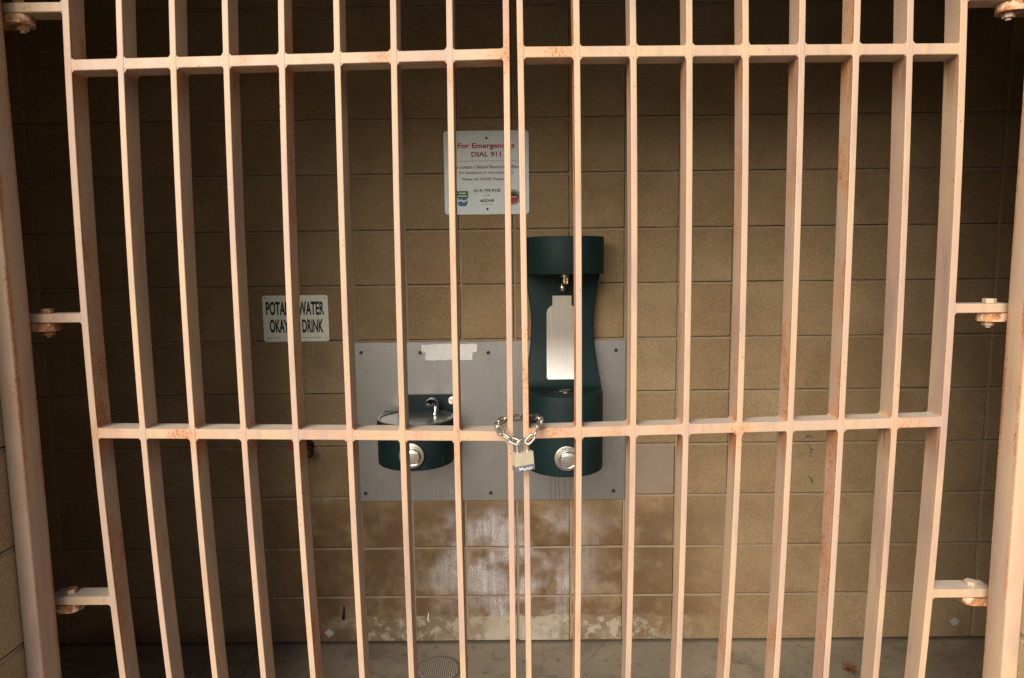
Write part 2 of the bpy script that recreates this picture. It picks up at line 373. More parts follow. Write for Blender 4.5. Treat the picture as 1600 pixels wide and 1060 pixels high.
def text_bm(body, cx, cz, w, h, y, bold=0.0, th=.0006, only_lower=False):
    """block of lettering w wide, h tall (bounding box), centred on cx, cz, facing -Y"""
    cu = bpy.data.curves.new('lettering', 'FONT'); cu.body = body; cu.size = 1; cu.align_x = 'CENTER'; cu.offset = bold; cu.resolution_u = 3
    o = bpy.data.objects.new('lettering', cu); col.objects.link(o)
    dg = bpy.context.evaluated_depsgraph_get(); dg.update()
    me = bpy.data.meshes.new_from_object(o.evaluated_get(dg))
    bpy.data.objects.remove(o); bpy.data.curves.remove(cu)
    bm = bmesh.new(); bm.from_mesh(me); bpy.data.meshes.remove(me)
    xs = [v.co.x for v in bm.verts]; ys = [v.co.y for v in bm.verts]
    sx = w/(max(xs)-min(xs)); sz = h/(max(ys)-min(ys)) if h else sx
    mx, my = (max(xs)+min(xs))/2, (max(ys)+min(ys))/2
    for v in bm.verts: v.co = Vector((cx+(v.co.x-mx)*sx, y, cz+(v.co.y-my)*sz))
    r = bmesh.ops.extrude_face_region(bm, geom=bm.faces[:])
    for e in r['geom']:
        if isinstance(e, bmesh.types.BMVert): e.co.y -= th
    return bm
def join(bms):
    out = bmesh.new()
    for b in bms:
        me = bpy.data.meshes.new('t'); b.to_mesh(me); b.free(); out.from_mesh(me); bpy.data.meshes.remove(me)
    return out

# ------------------------------------------------------------------ block walls
JW = .0052   # half joint width
def block_face(bm, us, zs, place, depth=.0078):
    """proud block faces over a mortar bed. place(u, z, d) -> xyz, d = distance out of the mortar bed"""
    rnd = random.Random(3)
    for i in range(len(us)-1):
        for j in range(len(zs)-1):
            u0, u1, z0, z1 = us[i]+JW, us[i+1]-JW, zs[j]+JW, zs[j+1]-JW
            jit = lambda: rnd.uniform(-.0009, .0009)
            u0 += jit(); u1 += jit(); z0 += jit(); z1 += jit(); d = depth+rnd.uniform(-.0006, .0006)
            r = rnd.uniform(.004, .009)
            lo = rrect(u0, u1, z0, z1, r, 3); hi = rrect(u0+.0025, u1-.0025, z0+.0025, z1-.0025, r, 3)
            n = len(lo); tl = [rnd.uniform(-.0006, .0006) for _ in range(2)]
            a = [bm.verts.new(place(u, z, -.003)) for u, z in lo]
            b_ = [bm.verts.new(place(u, z, d*.75)) for u, z in lo]
            c = [bm.verts.new(place(u, z, d+tl[0]*(u-u0)/.2+tl[1]*(z-z0)/.2)) for u, z in hi]
            bm.faces.new(c)
            for k in range(n):
                q = (k+1) % n; bm.faces.new((a[k], a[q], b_[q], b_[k])); bm.faces.new((b_[k], b_[q], c[q], c[k]))
    # mortar laid in the joints, pulled away from the block above (and beside) by a thin dark crack
    def strip(pts_lo, pts_hi, d):
        n = len(pts_lo)
        L0 = [bm.verts.new(place(u, z, -.002)) for u, z in pts_lo]; L1 = [bm.verts.new(place(u, z, d*rnd.uniform(.9, 1.1))) for u, z in pts_lo]
        H1 = [bm.verts.new(place(u, z, d*rnd.uniform(.9, 1.1))) for u, z in pts_hi]; H0 = [bm.verts.new(place(u, z, -.002)) for u, z in pts_hi]
        for k in range(n-1):
            for P, Q in ((L0, L1), (L1, H1), (H1, H0)):
                bm.faces.new((P[k], P[k+1], Q[k+1], Q[k])).material_index = 1
    for z in zs[1:-1]:
        m_ = int((us[-1]-us[0])/.022)+1; q = [us[0]+(us[-1]-us[0])*k/m_ for k in range(m_+1)]
        gap = rnd.uniform(.0022, .0034)
        strip([(u, z-JW+.0005-.002) for u in q], [(u, z+JW-gap+rnd.uniform(-.0007, .0007)) for u in q], .0056)
    for u in us[1:-1]:
        for j in range(len(zs)-1):
            q = [zs[j]+.003+(zs[j+1]-zs[j]-.006)*k/8 for k in range(9)]; gap = rnd.uniform(.0016, .0028)
            strip([(u-JW+gap+rnd.uniform(-.0005, .0005), z) for z in q], [(u+JW+.002, z) for z in q], .0048)
XS = [-2.01, -1.808, -1.61, -1.415, -1.22, -1.02, -.824, -.618, -.416, -.2075, -.004, .2065, .4145, .6165, .822, 1.018, 1.22, 1.42, 1.615, 1.811, 2.01]
ZS = [0.0, .192, .394, .602, .806, 1.014, 1.221, 1.430, 1.636, 1.842, 2.042, 2.242, 2.44, 2.64]
bm = bmesh.new()
block_face(bm, [-2.21]+XS+[2.21], ZS, lambda u, z, d: (u, -d, z))
nb = len(bm.faces)
box(bm, (-2.22, .0, -.02), (2.22, .19, 2.66), mi=2)
tag(build('block_wall', bm, [M_BLOCK, M_MORTAR, M_GAP]), 'tan brown concrete block wall at the back, behind the fountains, white salt stains low down', 'wall')
# side walls of the recess, running from the back wall to the front wall
for s, lab in ((-1, 'dark concrete block side wall closing the recess at the left end'), (1, 'dark concrete block side wall closing the recess at the right end')):
    bm = bmesh.new()
    block_face(bm, [-1.235+.2032*k for k in range(7)], ZS, lambda u, z, d, s=s: (s*(2.225-d), u+.004, z))
    box(bm, (min(s*2.225, s*2.42), -1.24, -.02), (max(s*2.225, s*2.42), .19, 2.66), mi=2)
    tag(build('block_wall', bm, [M_BLOCK, M_MORTAR, M_GAP]), lab, 'wall')
# front wall either side of the gate: reveal faces the opening
ZO = [-.057+.2032*k for k in range(14)]
XW = 1.007
for s, lab in ((-1, 'sunlit tan block wall edge at the left margin, outside the left gate post'), (1, 'sunlit tan block wall edge at the right margin, outside the right gate post')):
    bm = bmesh.new()
    block_face(bm, [-1.449, -1.246], ZO, lambda u, z, d, s=s: (s*(XW+.006-d), u, z))
    ext = [XW+.006+.2032*k for k in range(13)]
    block_face(bm, ext, ZO, lambda u, z, d, s=s: (s*u, -1.447-d, z))
    block_face(bm, ext[:7], ZS, lambda u, z, d, s=s: (s*u, -1.242+d, z))
    a, b2 = s*(XW+.006), s*3.5
    box(bm, (min(a, b2), -1.447, -.06), (max(a, b2), -1.242, 2.66), mi=2)
    tag(build('block_wall', bm, [M_BLOCK_OUT, M_MORTAR, M_GAP]), lab, 'wall')
# lintel wall above the gate opening, ceiling and roof edge
OPEN_TOP = 2.27
bm = bmesh.new()
block_face(bm, [-XW-.006+k*(2*XW+.012)/10 for k in range(11)], [OPEN_TOP+.005, 2.46, 2.66], lambda u, z, d: (u, -1.447-d, z))
box(bm, (-XW-.005, -1.446, OPEN_TOP), (XW+.005, -1.243, 2.659), mi=2)
tag(build('lintel', bm, [M_BLOCK_OUT, M_MORTAR, M_GAP]), 'concrete block lintel spanning above the gate opening', 'lintel')
bm = bmesh.new(); box(bm, (-3.5, -1.75, 2.665), (3.5, .19, 2.75), .004)
tag(build('ceiling', bm, M_CEIL), kind='structure')

# ------------------------------------------------------------------ ground
bm = bmesh.new(); box(bm, (-2.22, -1.3, -.05), (2.22, .0, .0)); box(bm, (-XW-.005, -1.46, -.05), (XW+.005, -1.3, -.001), .004)
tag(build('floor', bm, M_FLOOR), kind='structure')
bm = bmesh.new(); box(bm, (-14, -16, -.2), (14, 1.5, -.056))
tag(build('pavement', bm, M_PAVE), kind='structure')
bm = bmesh.new(); box(bm, (-600, -600, -.4), (600, 600, -.07))
tag(build('ground', bm, M_GRASS), kind='structure')

# ------------------------------------------------------------------ gate leaves
YF, YB = -1.230, -1.180          # front and back of the bars
BW = .0061                        # half width of a bar
BARS = [(-.8649, -.8706, -.8534), (-.7624, -.771, -.7539), (-.6601, -.6691, -.6551), (-.5572, -.5636, -.551), (-.4493, -.4567, -.4447), (-.3416, -.3458, -.3392),
        (-.2322, -.2368, -.233), (-.1238, -.1256, -.1223), (-.0146, -.0151, -.0148), (.0128, .0168, .0182), (.1217, .1255, .1223), (.2307, .2366, .2308),
        (.3387, .3446, .3379), (.4472, .4540, .4415), (.555, .5575, .5471), (.6596, .6618, .6533), (.7624, .7705, .7595), (.8645, .8719, .8574)]
def bar_x(k, z):
    # bar curved to imitate lens distortion: parabola through its upper rail, lower rail and foot
    t, m_, b_ = BARS[k]; z0, z1, z2 = 1.90, 1.18, .655
    z = max(.35, min(2.15, z))
    return t*(z-z1)*(z-z2)/((z0-z1)*(z0-z2)) + m_*(z-z0)*(z-z2)/((z1-z0)*(z1-z2)) + b_*(z-z0)*(z-z1)/((z2-z0)*(z2-z1))
GT, GB = 2.235, .06
def make_bar(k):
    bm = bmesh.new(); c = .0014; w = BW*(1.12 if k in (0, 17) else 1)
    sec = [(-w+c, YF), (w-c, YF), (w-c*.3, YF+c*.3), (w, YF+c), (w, YB-c), (w-c, YB), (-w+c, YB), (-w, YB-c), (-w, YF+c), (-w+c*.3, YF+c*.3)]
    rings = []
    for q in range(25):
        z = GB+(GT-GB)*q/24; x = bar_x(k, z)
        rings.append([bm.verts.new((x+a, y, z)) for a, y in sec])
    for a, b in zip(rings, rings[1:]):
        for i in range(len(sec)): bm.faces.new((a[i], a[(i+1) % len(sec)], b[(i+1) % len(sec)], b[i]))
    bm.faces.new(rings[0]); bm.faces.new(rings[-1])
    return bm
def rail_bm(ks, zf, hh=.0103):
    """rail segments butted between bars, with small weld fillets in the corners; zf(x) = centre height"""
    bm = bmesh.new()
    for k in ks[:-1]:
        za = zf(BARS[k][1])
        x0, x1 = bar_x(k, za)+BW-.0005, bar_x(k+1, za)-BW+.0005
        z0, z1 = zf(x0), zf(x1); c = .0012
        sec = [(YF+.0006, -hh+c), (YF+.0006+c, -hh), (YB-c, -hh), (YB-.0008, -hh+c), (YB-.0008, hh-c), (YB-c, hh), (YF+.0006+c, hh), (YF+.0006, hh-c)]
        a = [bm.verts.new((x0, y, z0+d)) for y, d in sec]; b = [bm.verts.new((x1, y, z1+d)) for y, d in sec]
        for i in range(8): bm.faces.new((a[i], a[(i+1) % 8], b[(i+1) % 8], b[i]))
        bm.faces.new(a); bm.faces.new(b)
    for k in ks:                                        # cross piece filling behind each bar: the weld beads
        for sx in (-1, 1):
            if (k == ks[0] and sx < 0) or (k == ks[-1] and sx > 0): continue
            za = zf(BARS[k][1]); x = bar_x(k, za)+sx*(BW-.0008); z = zf(x)
            for sz in (-1, 1):
                L = random.uniform(.0045, .0075); L2 = random.uniform(.0045, .008)
                p = [(x, z+sz*(hh-.001)), (x+sx*L, z+sz*(hh-.001)), (x+sx*L*.4, z+sz*(hh+L2*.35)), (x, z+sz*(hh+L2))]
                prism(bm, p, YF+.0012, YB-.002)
    return bm
YL = lambda x: 1.1585 + .0150*(-x)/.86 if x < 0 else 1.1630+.0170*x/.86
YU = lambda x: 1.9145-.0110*(-x)/.86 if x < 0 else 1.9172-.0040*x/.86
def arm(bm, s, x0, x1, z, h=.0185):
    a, b = sorted((s*x0, s*x1)); box(bm, (a, YF+.002, z-h/2), (b, YB-.004, z+h/2), .0015)
HZ = (.21, .8105, 1.4118, 2.012)
leaves = []
for s, ks, lab in ((-1, list(range(0, 9)), 'left leaf of the peach painted barred steel gate, in front of the low fountain'),
                   (1, list(range(9, 18)), 'right leaf of the peach painted barred steel gate, in front of the bottle filler')):
    g = empty('gate_leaf', (s*.87, -1.205, 0)); tag(g, lab, 'gate', 'pair of barred gate leaves')
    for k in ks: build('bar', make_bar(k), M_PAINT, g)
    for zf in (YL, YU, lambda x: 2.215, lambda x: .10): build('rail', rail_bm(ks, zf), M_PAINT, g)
    for z in HZ:
        bm = bmesh.new(); xo = abs(bar_x(ks[0] if s < 0 else ks[-1], z))
        a, b = sorted((s*(xo+BW-.001), s*.999))
        arm(bm, s, xo+BW-.0005, .998, z)
        for sz in (-1, 1):
            x = s*(xo+BW-.001); prism(bm, [(x, z+sz*.0085), (x+s*.007, z+sz*.0085), (x, z+sz*.0155)], YF+.003, YB-.006)
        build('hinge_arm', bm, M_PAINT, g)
# gate posts with hinge lugs and bolts
for s, lab in ((-1, 'left peach painted steel gate post with rust speckled edges'), (1, 'right peach painted steel gate post with pale chipped edges')):
    p = empty('gate_post', (s*.988, -1.27, 0)); tag(p, lab, 'gate post', 'pair of gate posts')
    bm = bmesh.new()
    xi = .9705 if s < 0 else .9715
    a, b = sorted((s*xi, s*1.0045)); box(bm, (a, -1.302, 0), (b, -1.245, OPEN_TOP-.002), .0045, seg=3)
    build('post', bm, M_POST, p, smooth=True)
    bm = bmesh.new(); a, b = sorted((s*1.016, s*1.06)); box(bm, (a, -1.2333, .02), (b, -1.226, OPEN_TOP-.01), .002)
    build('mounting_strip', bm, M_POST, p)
    for z in HZ:
        lug = bmesh.new(); x_end = .9425; zt = z-.0105; th = .0165
        yc, hw = -1.206, .0235
        pts = [(s*1.03, yc-hw), (s*.962, yc-hw)]
        for q in range(9):
            a_ = R(-90+180*q/8); pts.append((s*(.962-.0*q)-s*math.cos(a_)*.0215, yc+hw*math.sin(a_)))
        pts += [(s*1.03, yc+hw)]
        va = [lug.verts.new((x, y, zt)) for x, y in pts]; vb = [lug.verts.new((x, y, zt-th)) for x, y in pts]
        lug.faces.new(va); lug.faces.new(vb[::-1])
        for i in range(len(pts)):
            j = (i+1) % len(pts); lug.faces.new((va[i], va[j], vb[j], vb[i]))
        bmesh.ops.remove_doubles(lug, verts=lug.verts, dist=.0001)
        lo_ = build('hinge_lug', lug, M_RUST, p)
        bb = bmesh.new(); bx = s*.963
        cyl(bb, (bx, yc, z+.0095+.0045), .0125, .009, seg=6, bev=.001)
        build('hinge_bolt', bb, M_PAINT if s > 0 else M_RUST, p)
        if z < 1: continue
        bb = bmesh.new(); cyl(bb, (bx, yc, zt-th-.0050), .0110, .009, seg=6, bev=.001)
        cyl(bb, (bx, yc, zt-th-.0115), .005, .004, seg=12)
        build('hinge_nut', bb, M_PAINT if s > 0 else M_RUST, p)

# ------------------------------------------------------------------ chain and padlock
def link_bm(bm, c, d, nrm, L=.0262, W=.0172, r=.0027):
    d = d.normalized(); w = d.cross(nrm).normalized(); R_ = W/2-r; h = L/2-r-R_
    pts = []
    for k in range(9): a = -math.pi/2+math.pi*k/8; pts.append(c+d*(h+R_*math.cos(a))+w*(R_*math.sin(a)))
    for k in range(9): a = math.pi/2+math.pi*k/8; pts.append(c+d*(-h+R_*math.cos(a))+w*(R_*math.sin(a)))
    tube(bm, pts, r, 8, True)
path = [Vector(v) for v in ((.004, -1.266, 1.1545), (-.012, -1.263, 1.160), (-.028, -1.254, 1.168), (-.039, -1.238, 1.1785), (-.041, -1.210, 1.1800), (-.030, -1.176, 1.1815),
        (.000, -1.160, 1.182), (.026, -1.166, 1.186), (.041, -1.188, 1.189), (.047, -1.222, 1.188), (.040, -1.249, 1.178), (.029, -1.262, 1.166), (.017, -1.266, 1.1545))]
def catmull(P, n=16):
    out = []
    for i in range(len(P)-1):
        p0, p1, p2, p3 = P[max(i-1, 0)], P[i], P[i+1], P[min(i+2, len(P)-1)]
        for k in range(n):
            t = k/n; out.append(.5*((2*p1)+(-p0+p2)*t+(2*p0-5*p1+4*p2-p3)*t*t+(-p0+3*p1-3*p2+p3)*t**3))
    out.append(P[-1]); return out
dense = catmull(path); acc = [0]
for a, b in zip(dense, dense[1:]): acc.append(acc[-1]+(b-a).length)
pitch = .0198; nl = int(acc[-1]/pitch)
ch = empty('chain', (0, -1.22, 1.17)); tag(ch, 'zinc plated steel chain looped round the two centre bars above the padlock', 'chain')
def at_len(s_):
    for i in range(len(acc)-1):
        if acc[i+1] >= s_: 
            t = (s_-acc[i])/max(1e-9, acc[i+1]-acc[i]); return dense[i].lerp(dense[i+1], t), (dense[i+1]-dense[i]).normalized()
    return dense[-1], (dense[-1]-dense[-2]).normalized()
for q in range(nl):
    s_ = (q+.5)*acc[-1]/nl; c, d = at_len(s_)
    hz = d.cross(Vector((0, 0, 1))).normalized(); vt = hz.cross(d).normalized()
    a = R(42 if q % 2 else -48); nrm = hz*math.cos(a)+vt*math.sin(a)
    bm = bmesh.new(); link_bm(bm, c, d, nrm, L=acc[-1]/nl+.0072); build('chain_link', bm, M_CHAIN, ch, smooth=True, autosm=80)
# padlock
pl = empty('padlock', (.0095, -1.262, 1.075)); tag(pl, 'laminated steel padlock with dark lower band hanging from the chain', 'padlock')
def xform(bm, ang, c, tilt=0):
    bmesh.ops.rotate(bm, verts=bm.verts, cent=c, matrix=Matrix.Rotation(R(ang), 3, 'Z'))
    if tilt: bmesh.ops.rotate(bm, verts=bm.verts, cent=c, matrix=Matrix.Rotation(R(tilt), 3, 'Y'))
    return bm
PC = (.0095, -1.262, 1.13)
bm = bmesh.new()
for k in range(9):
    box(bm, (PC[0]-.0205, PC[1]-.0095, 1.1098+k*.0029), (PC[0]+.0195, PC[1]+.0095, 1.1098+k*.0029+.0027), .0005)
box(bm, (PC[0]-.0190, PC[1]-.0090, 1.108), (PC[0]+.0190, PC[1]+.0090, 1.1355))
build('lock_body', xform(bm, 22, PC, -4), M_BRASS, pl)
bm = bmesh.new(); box(bm, (PC[0]-.0212, PC[1]-.0102, 1.0980), (PC[0]+.0202, PC[1]+.0102, 1.1098), .0012, seg=2)
build('bumper', xform(bm, 22, PC, -4), M_LOCKBAND, pl)
bm = text_bm('Master', PC[0]+.001, 1.1035, .029, .0072, PC[1]-.0103, .012)
build('lettering', xform(bm, 22, PC, -4), M_WHITE, pl)
bm = bmesh.new(); pts = [(PC[0]-.0105, PC[1], 1.130), (PC[0]-.0105, PC[1], 1.150)]
for k in range(1, 8): a = math.pi-math.pi*k/8; pts.append((PC[0]+.0105*math.cos(a), PC[1], 1.150+.0105*math.sin(a)))
pts += [(PC[0]+.0105, PC[1], 1.150), (PC[0]+.0105, PC[1], 1.130)]
tube(bm, pts, .0034, 12); build('shackle', xform(bm, 22, PC, -4), M_CHAIN, pl, smooth=True, autosm=60)

# ------------------------------------------------------------------ wall plate
YW = -.0105
pt = empty('wall_plate', (-.102, YW, .59)); tag(pt, 'large brushed stainless steel wall plate behind both drinking fountains', 'wall plate')
bm = bmesh.new(); box(bm, (-.6215, YW-.004, .590), (.4175, YW, 1.2165), .0008); build('sheet', bm, M_PLATE, pt)
for x, z in ((-.5934, 1.1776), (-.3676, 1.1753), (-.1076, 1.1725), (.3801, 1.1773), (-.5956, .6229), (-.1057, .6200), (.3733, .6239)):
    bm = bmesh.new(); cyl(bm, (x, YW-.0052, z), .0072, .0030, 'Y', 20, bev=.0008); build('screw', bm, M_SCREW, pt)
random.seed(21)
def ragged(x0, x1, z0, z1, j, n=10):
    o = []
    for k in range(n): o.append((x0+(x1-x0)*k/n, z0+random.uniform(-j, j)))
    for k in range(3): o.append((x1+random.uniform(-j, j), z0+(z1-z0)*k/3))
    for k in range(n): o.append((x1-(x1-x0)*k/n, z1+random.uniform(-j, j)))
    for k in range(3): o.append((x0+random.uniform(-j, j), z1-(z1-z0)*k/3))
    return o
bm = bmesh.new(); prism(bm, ragged(-.362, -.150, 1.176, 1.207, .002), YW-.0045, YW-.0040); prism(bm, ragged(-.348, -.168, 1.146, 1.185, .0015), YW-.0049, YW-.0042)
build('label_residue', bm, M_PAPER, pt)

# ------------------------------------------------------------------ drinking fountain parts
def dshape(cx, cy, r, yb, n=28):
    o = [(cx+r, yb)]
    for k in range(n+1): a = -math.pi*k/n; o.append((cx+r*math.cos(a), cy+r*math.sin(a)))
    o.append((cx-r, yb)); return o
def dprism(bm, cx, cy, r, yb, z0, z1, bev=.004):
    o = dshape(cx, cy, r, yb)
    prof = [(0, z0, bev), (0, z0+bev*.3, bev*.3), (0, z0+bev, 0), (0, z1-bev, 0), (0, z1-bev*.3, bev*.3), (0, z1, bev)]
    rings = [[bm.verts.new((x, y, z)) for x, y in dshape(cx, cy, r-i_, yb)] for _, z, i_ in prof]
    n = len(o)
    for a, b in zip(rings, rings[1:]):
        for i in range(n): bm.faces.new((a[i], a[(i+1) % n], b[(i+1) % n], b[i]))
    bm.faces.new(rings[0]); bm.faces.new(rings[-1])
def button(parent, cx, yfront, z, lettering=False):
    bm = bmesh.new(); cyl(bm, (cx, yfront-.001, z), .0440, .012, 'Y', 48, bev=.0015)
    pr = build('push_button', bm, M_STEEL, parent, smooth=True)
    bm = bmesh.new(); cyl(bm, (cx, yfront-.0068, z), .0465, .0008, 'Y', 48)
    # chrome dome
    bm.free(); bm = bmesh.new()
    prof = [(.0305, 0), (.0305, .004), (.0290, .0052), (.0270, .0048), (.0262, .0042), (.020, .0062), (.012, .0074), (.004, .0079), (.001, .008)]
    rings = []
    for r_, h_ in prof: rings.append([bm.verts.new((cx+.003+r_*math.cos(2*math.pi*k/40), yfront-.0070-h_, z-.004+r_*math.sin(2*math.pi*k/40))) for k in range(40)])
    for a, b in zip(rings, rings[1:]):
        for k in range(40): bm.faces.new((a[k], a[(k+1) % 40], b[(k+1) % 40], b[k]))
    bm.faces.new(rings[0]); bm.faces.new(rings[-1])
    build('button_cap', bm, M_CHROME, pr, smooth=True, autosm=50)
    if lettering:
        build('lettering', text_bm('Halsey Taylor', cx, z+.0345, .044, .0062, yfront-.0070, .015, .0004), M_BLACK, pr)
YP = YW-.004
# low round fountain
cx, cy, rr = -.3715, -.155, .1375
fl = empty('drinking_fountain', (cx, YP, .79)); tag(fl, 'low round dark green drinking fountain with steel basin, left on the steel plate', 'drinking fountain')
bm = bmesh.new(); dprism(bm, cx, cy, rr, YP-.001, .795, .951, .004)
build('body', bm, M_TEAL, fl, smooth=True)
bm = bmesh.new()
lathe(bm, [(.132, 0), (.1385, 0), (.1400, .003), (.1385, .006), (.1330, .0065), (.129, .003), (.120, -.008), (.095, -.022), (.05, -.029), (.016, -.031), (.012, -.0325)], (cx, -.148, .9515), 64)
build('basin', bm, M_BASIN, fl, smooth=True, autosm=60)
bm = bmesh.new(); cyl(bm, (cx-.01, -.16, .9225), .018, .003, seg=24); build('drain', bm, M_STEEL, fl)
bm = bmesh.new(); box(bm, (-.456, -.030, .90), (-.236, YP-.001, 1.014), .004, seg=2); build('back_panel', bm, M_TEAL, fl, smooth=True)
bx, by = -.308, -.085
bm = bmesh.new()
lathe(bm, [(.0215, 0), (.0215, .004), (.014, .010), (.0125, .024)], (bx, by, .938), 28)
pp = [(bx, by, .950), (bx+.002, by, .972), (bx+.001, by-.002, .990), (bx-.006, by-.012, 1.003), (bx-.016, by-.026, 1.002), (bx-.022, by-.036, .992)]
tube(bm, catmull([Vector(v) for v in pp], 4), [.0115+.002*math.sin(k/20*3) for k in range(20)]+[.0115], 16)
build('bubbler', bm, M_CHROME, fl, smooth=True, autosm=60)
bm = bmesh.new(); cyl(bm, (-.2475, -.033, .992), .0155, .006, 'Y', 24, bev=.001); cyl(bm, (-.2475, -.037, .992), .0075, .006, 'Y', 20)
build('key_switch', bm, M_STEEL, fl, smooth=True)
button(fl, cx+.004, cy-rr, .852)
# bottle filler
cx = .1725
ff = empty('bottle_filler', (cx, YP, .767)); tag(ff, 'tall dark green bottle filling station with bottle shaped steel panel, right on the plate', 'bottle filler')
bm = bmesh.new(); dprism(bm, cx, cy, .139, YP-.001, .768, 1.051, .005); build('pedestal', bm, M_TEAL, ff, smooth=True)
bm = bmesh.new(); dprism(bm, cx, cy, .1405, YP-.001, 1.472, 1.601, .003); build('cap', bm, M_TEAL, ff, smooth=True)
# waisted back column with a cove at its foot
bm = bmesh.new(); hw_pts = [(1.0505, .139), (1.065, .1385), (1.085, .1365), (1.12, .131), (1.178, .1225), (1.22, .118), (1.26, .116), (1.30, .1155), (1.34, .118), (1.40, .126), (1.44, .133), (1.472, .1385)]
CY = lambda z: -.079-.80*max(0, 1.25-z)**2
yf_pts = [(1.0505, -.140), (1.053, -.128), (1.058, -.118), (1.066, -.110), (1.08, -.104)]+[(z, CY(z)) for z in (1.10, 1.12, 1.14, 1.16, 1.18, 1.20, 1.22, 1.25, 1.40, 1.472)]
def interp(P, z):
    for (a, b), (c, d) in zip(P, P[1:]):
        if z <= c: t = (z-a)/max(1e-9, c-a); return b+(d-b)*t
    return P[-1][1]
zz = sorted({round(1.0505+k*.0105, 4) for k in range(41)} | {1.053, 1.058}); zz = [z for z in zz if z <= 1.4715]+[1.472]
rings = []
for z in zz:
    w, y = interp(hw_pts, z), interp(yf_pts, z); c = .006
    rings.append([bm.verts.new(v) for v in ((cx-w, YP-.002, z), (cx-w, y+c, z), (cx-w+c*.3, y+c*.3, z), (cx-w+c, y, z), (cx+w-c, y, z), (cx+w-c*.3, y+c*.3, z), (cx+w, y+c, z), (cx+w, YP-.002, z))])
for a, b in zip(rings, rings[1:]):
    for i in range(8): bm.faces.new((a[i], a[(i+1) % 8], b[(i+1) % 8], b[i]))
bm.faces.new(rings[0]); bm.faces.new(rings[-1])
build('column', bm, M_TEAL, ff, smooth=True)
# bottle-shaped steel panel
bc, bw = .1700, .0580
pts = [(bc+.0345, 1.3890), (bc-.0345, 1.3890)]; r_ = .003
pts = rrect(bc-.0350, bc+.0350, 1.3, 1.3905, .003, 3)[:8]
pts = [p_ for p_ in pts if p_[1] > 1.35]
def arc(x0, z0, r, a0, a1, n=7): return [(x0+r*math.cos(R(a0+(a1-a0)*k/n)), z0+r*math.sin(R(a0+(a1-a0)*k/n))) for k in range(n+1)]
left = [(bc-.0350, 1.357)]+arc(bc-.026, 1.3255, .0305, 108, 178)+arc(bc-bw+.008, 1.0905, .008, 180, 270, 4)
left = [(x, z) for x, z in left]
right = [(2*bc-x, z) for x, z in left[::-1]]
outline = [(bc+.0350, 1.3905), (bc-.0350, 1.3905)]+left+right
bm = bmesh.new()
half = sorted([(z, bc-x) for x, z in left]+[(1.3905, .0350), (1.0825, bw-.008)])
zs_ = sorted({round(z, 4) for z, _ in half} | {round(1.085+k*.012, 4) for k in range(20)})
rows = []
for z in zs_:
    hwid = interp(half, z); y = CY(z) if z > 1.10 else interp(yf_pts, z)
    rows.append([bm.verts.new((bc+hwid*t, y+e, z)) for e, ts in ((-.0020, (-1, 1)), (.001, (1, -1))) for t in ts])
for a, b in zip(rows, rows[1:]):
    for i in range(4): bm.faces.new((a[i], a[(i+1) % 4], b[(i+1) % 4], b[i]))
bm.faces.new(rows[0]); bm.faces.new(rows[-1])
build('bottle_panel', bm, M_STEEL, ff, smooth=True, autosm=30)
bm = bmesh.new(); cyl(bm, (.1765, -.115, 1.466), .017, .014, seg=24, bev=.001); cyl(bm, (.1765, -.115, 1.447), .0085, .026, seg=20); cyl(bm, (.187, -.115, 1.446), .0065, .022, seg=12)
lathe(bm, [(.003, 0), (.006, -.004), (.008, -.010), (.0115, -.020), (.0125, -.028), (.010, -.035), (.004, -.039)], (.169, -.118, 1.447), 24)
build('nozzle', bm, metal('nozzle_metal', (.75, .66, .52), .2), ff, smooth=True)
bm = bmesh.new(); lathe(bm, [(.0445, 0), (.0445, .0012), (.033, .0014), (.030, -.002), (.018, -.003)], (.1765, -.188, 1.0515), 36)
build('drain_ring', bm, M_SCREW, ff, smooth=True)
bm = bmesh.new(); lathe(bm, [(.026, 0), (.026, .0035), (.022, .0055), (.010, .0035), (.004, .003)], (.1765, -.188, 1.0515), 32)
build('drain', bm, M_CHROME, ff, smooth=True)
button(ff, cx-.001, cy-.139, .838, True)

# ------------------------------------------------------------------ signs
def zpx(y): return 1.9985-(y-205)*.002330
def xpx(x): return -.2612+(x-694)*.002377
sg = empty('emergency_sign', (-.104, -.0075, 1.694)); tag(sg, 'square white sign reading For Emergencies DIAL 911, above the steel plate', 'sign')
YS = -.0135
bm = bmesh.new(); prism(bm, rrect(-.2615, .0535, 1.694, 1.9985, .013), YS, -.0105); build('panel', bm, M_WHITE, sg)
bm = join([text_bm('For Emergencies', xpx(760), zpx(229.3), .2105, .0245, YS, .022), text_bm('DIAL 911', xpx(760), zpx(241.5), .109, .0185, YS, .022)])
box(bm, (xpx(703), YS-.0004, zpx(252)-.0006), (xpx(819), YS, zpx(252)+.0006))
build('lettering', bm, M_RED, sg)
bm = join([text_bm('To contact a Natural Resources Officer', xpx(760.5), zpx(261), .243, .0122, YS, .012), text_bm('for assistance or non-emergency.', xpx(760.5), zpx(270.4), .203, .0125, YS, .012),
           text_bm('Please call ODNR Dispatch at', xpx(760.5), zpx(280.6), .182, .0125, YS, .012)])
build('lettering', bm, M_GREY, sg)
bm = join([text_bm('(614) 799-9538', xpx(760.5), zpx(298.7), .099, .0145, YS, .016), text_bm('#ODNR', xpx(761), zpx(314.2), .053, .0115, YS, .02),
           text_bm('or dial', xpx(760.5), zpx(305.5), .019, .0045, YS, .012), text_bm('(cell phones only)', xpx(761), zpx(320), .042, .0042, YS, .002)])
build('lettering', bm, M_BLACK, sg)
for z in (zpx(216.7), zpx(327.5)):
    bm = bmesh.new(); cyl(bm, (xpx(760.8), YS-.0008, z), .0045, .002, 'Y', 18); build('screw', bm, M_BLACK, sg)
lx, lz = xpx(722), zpx(311)
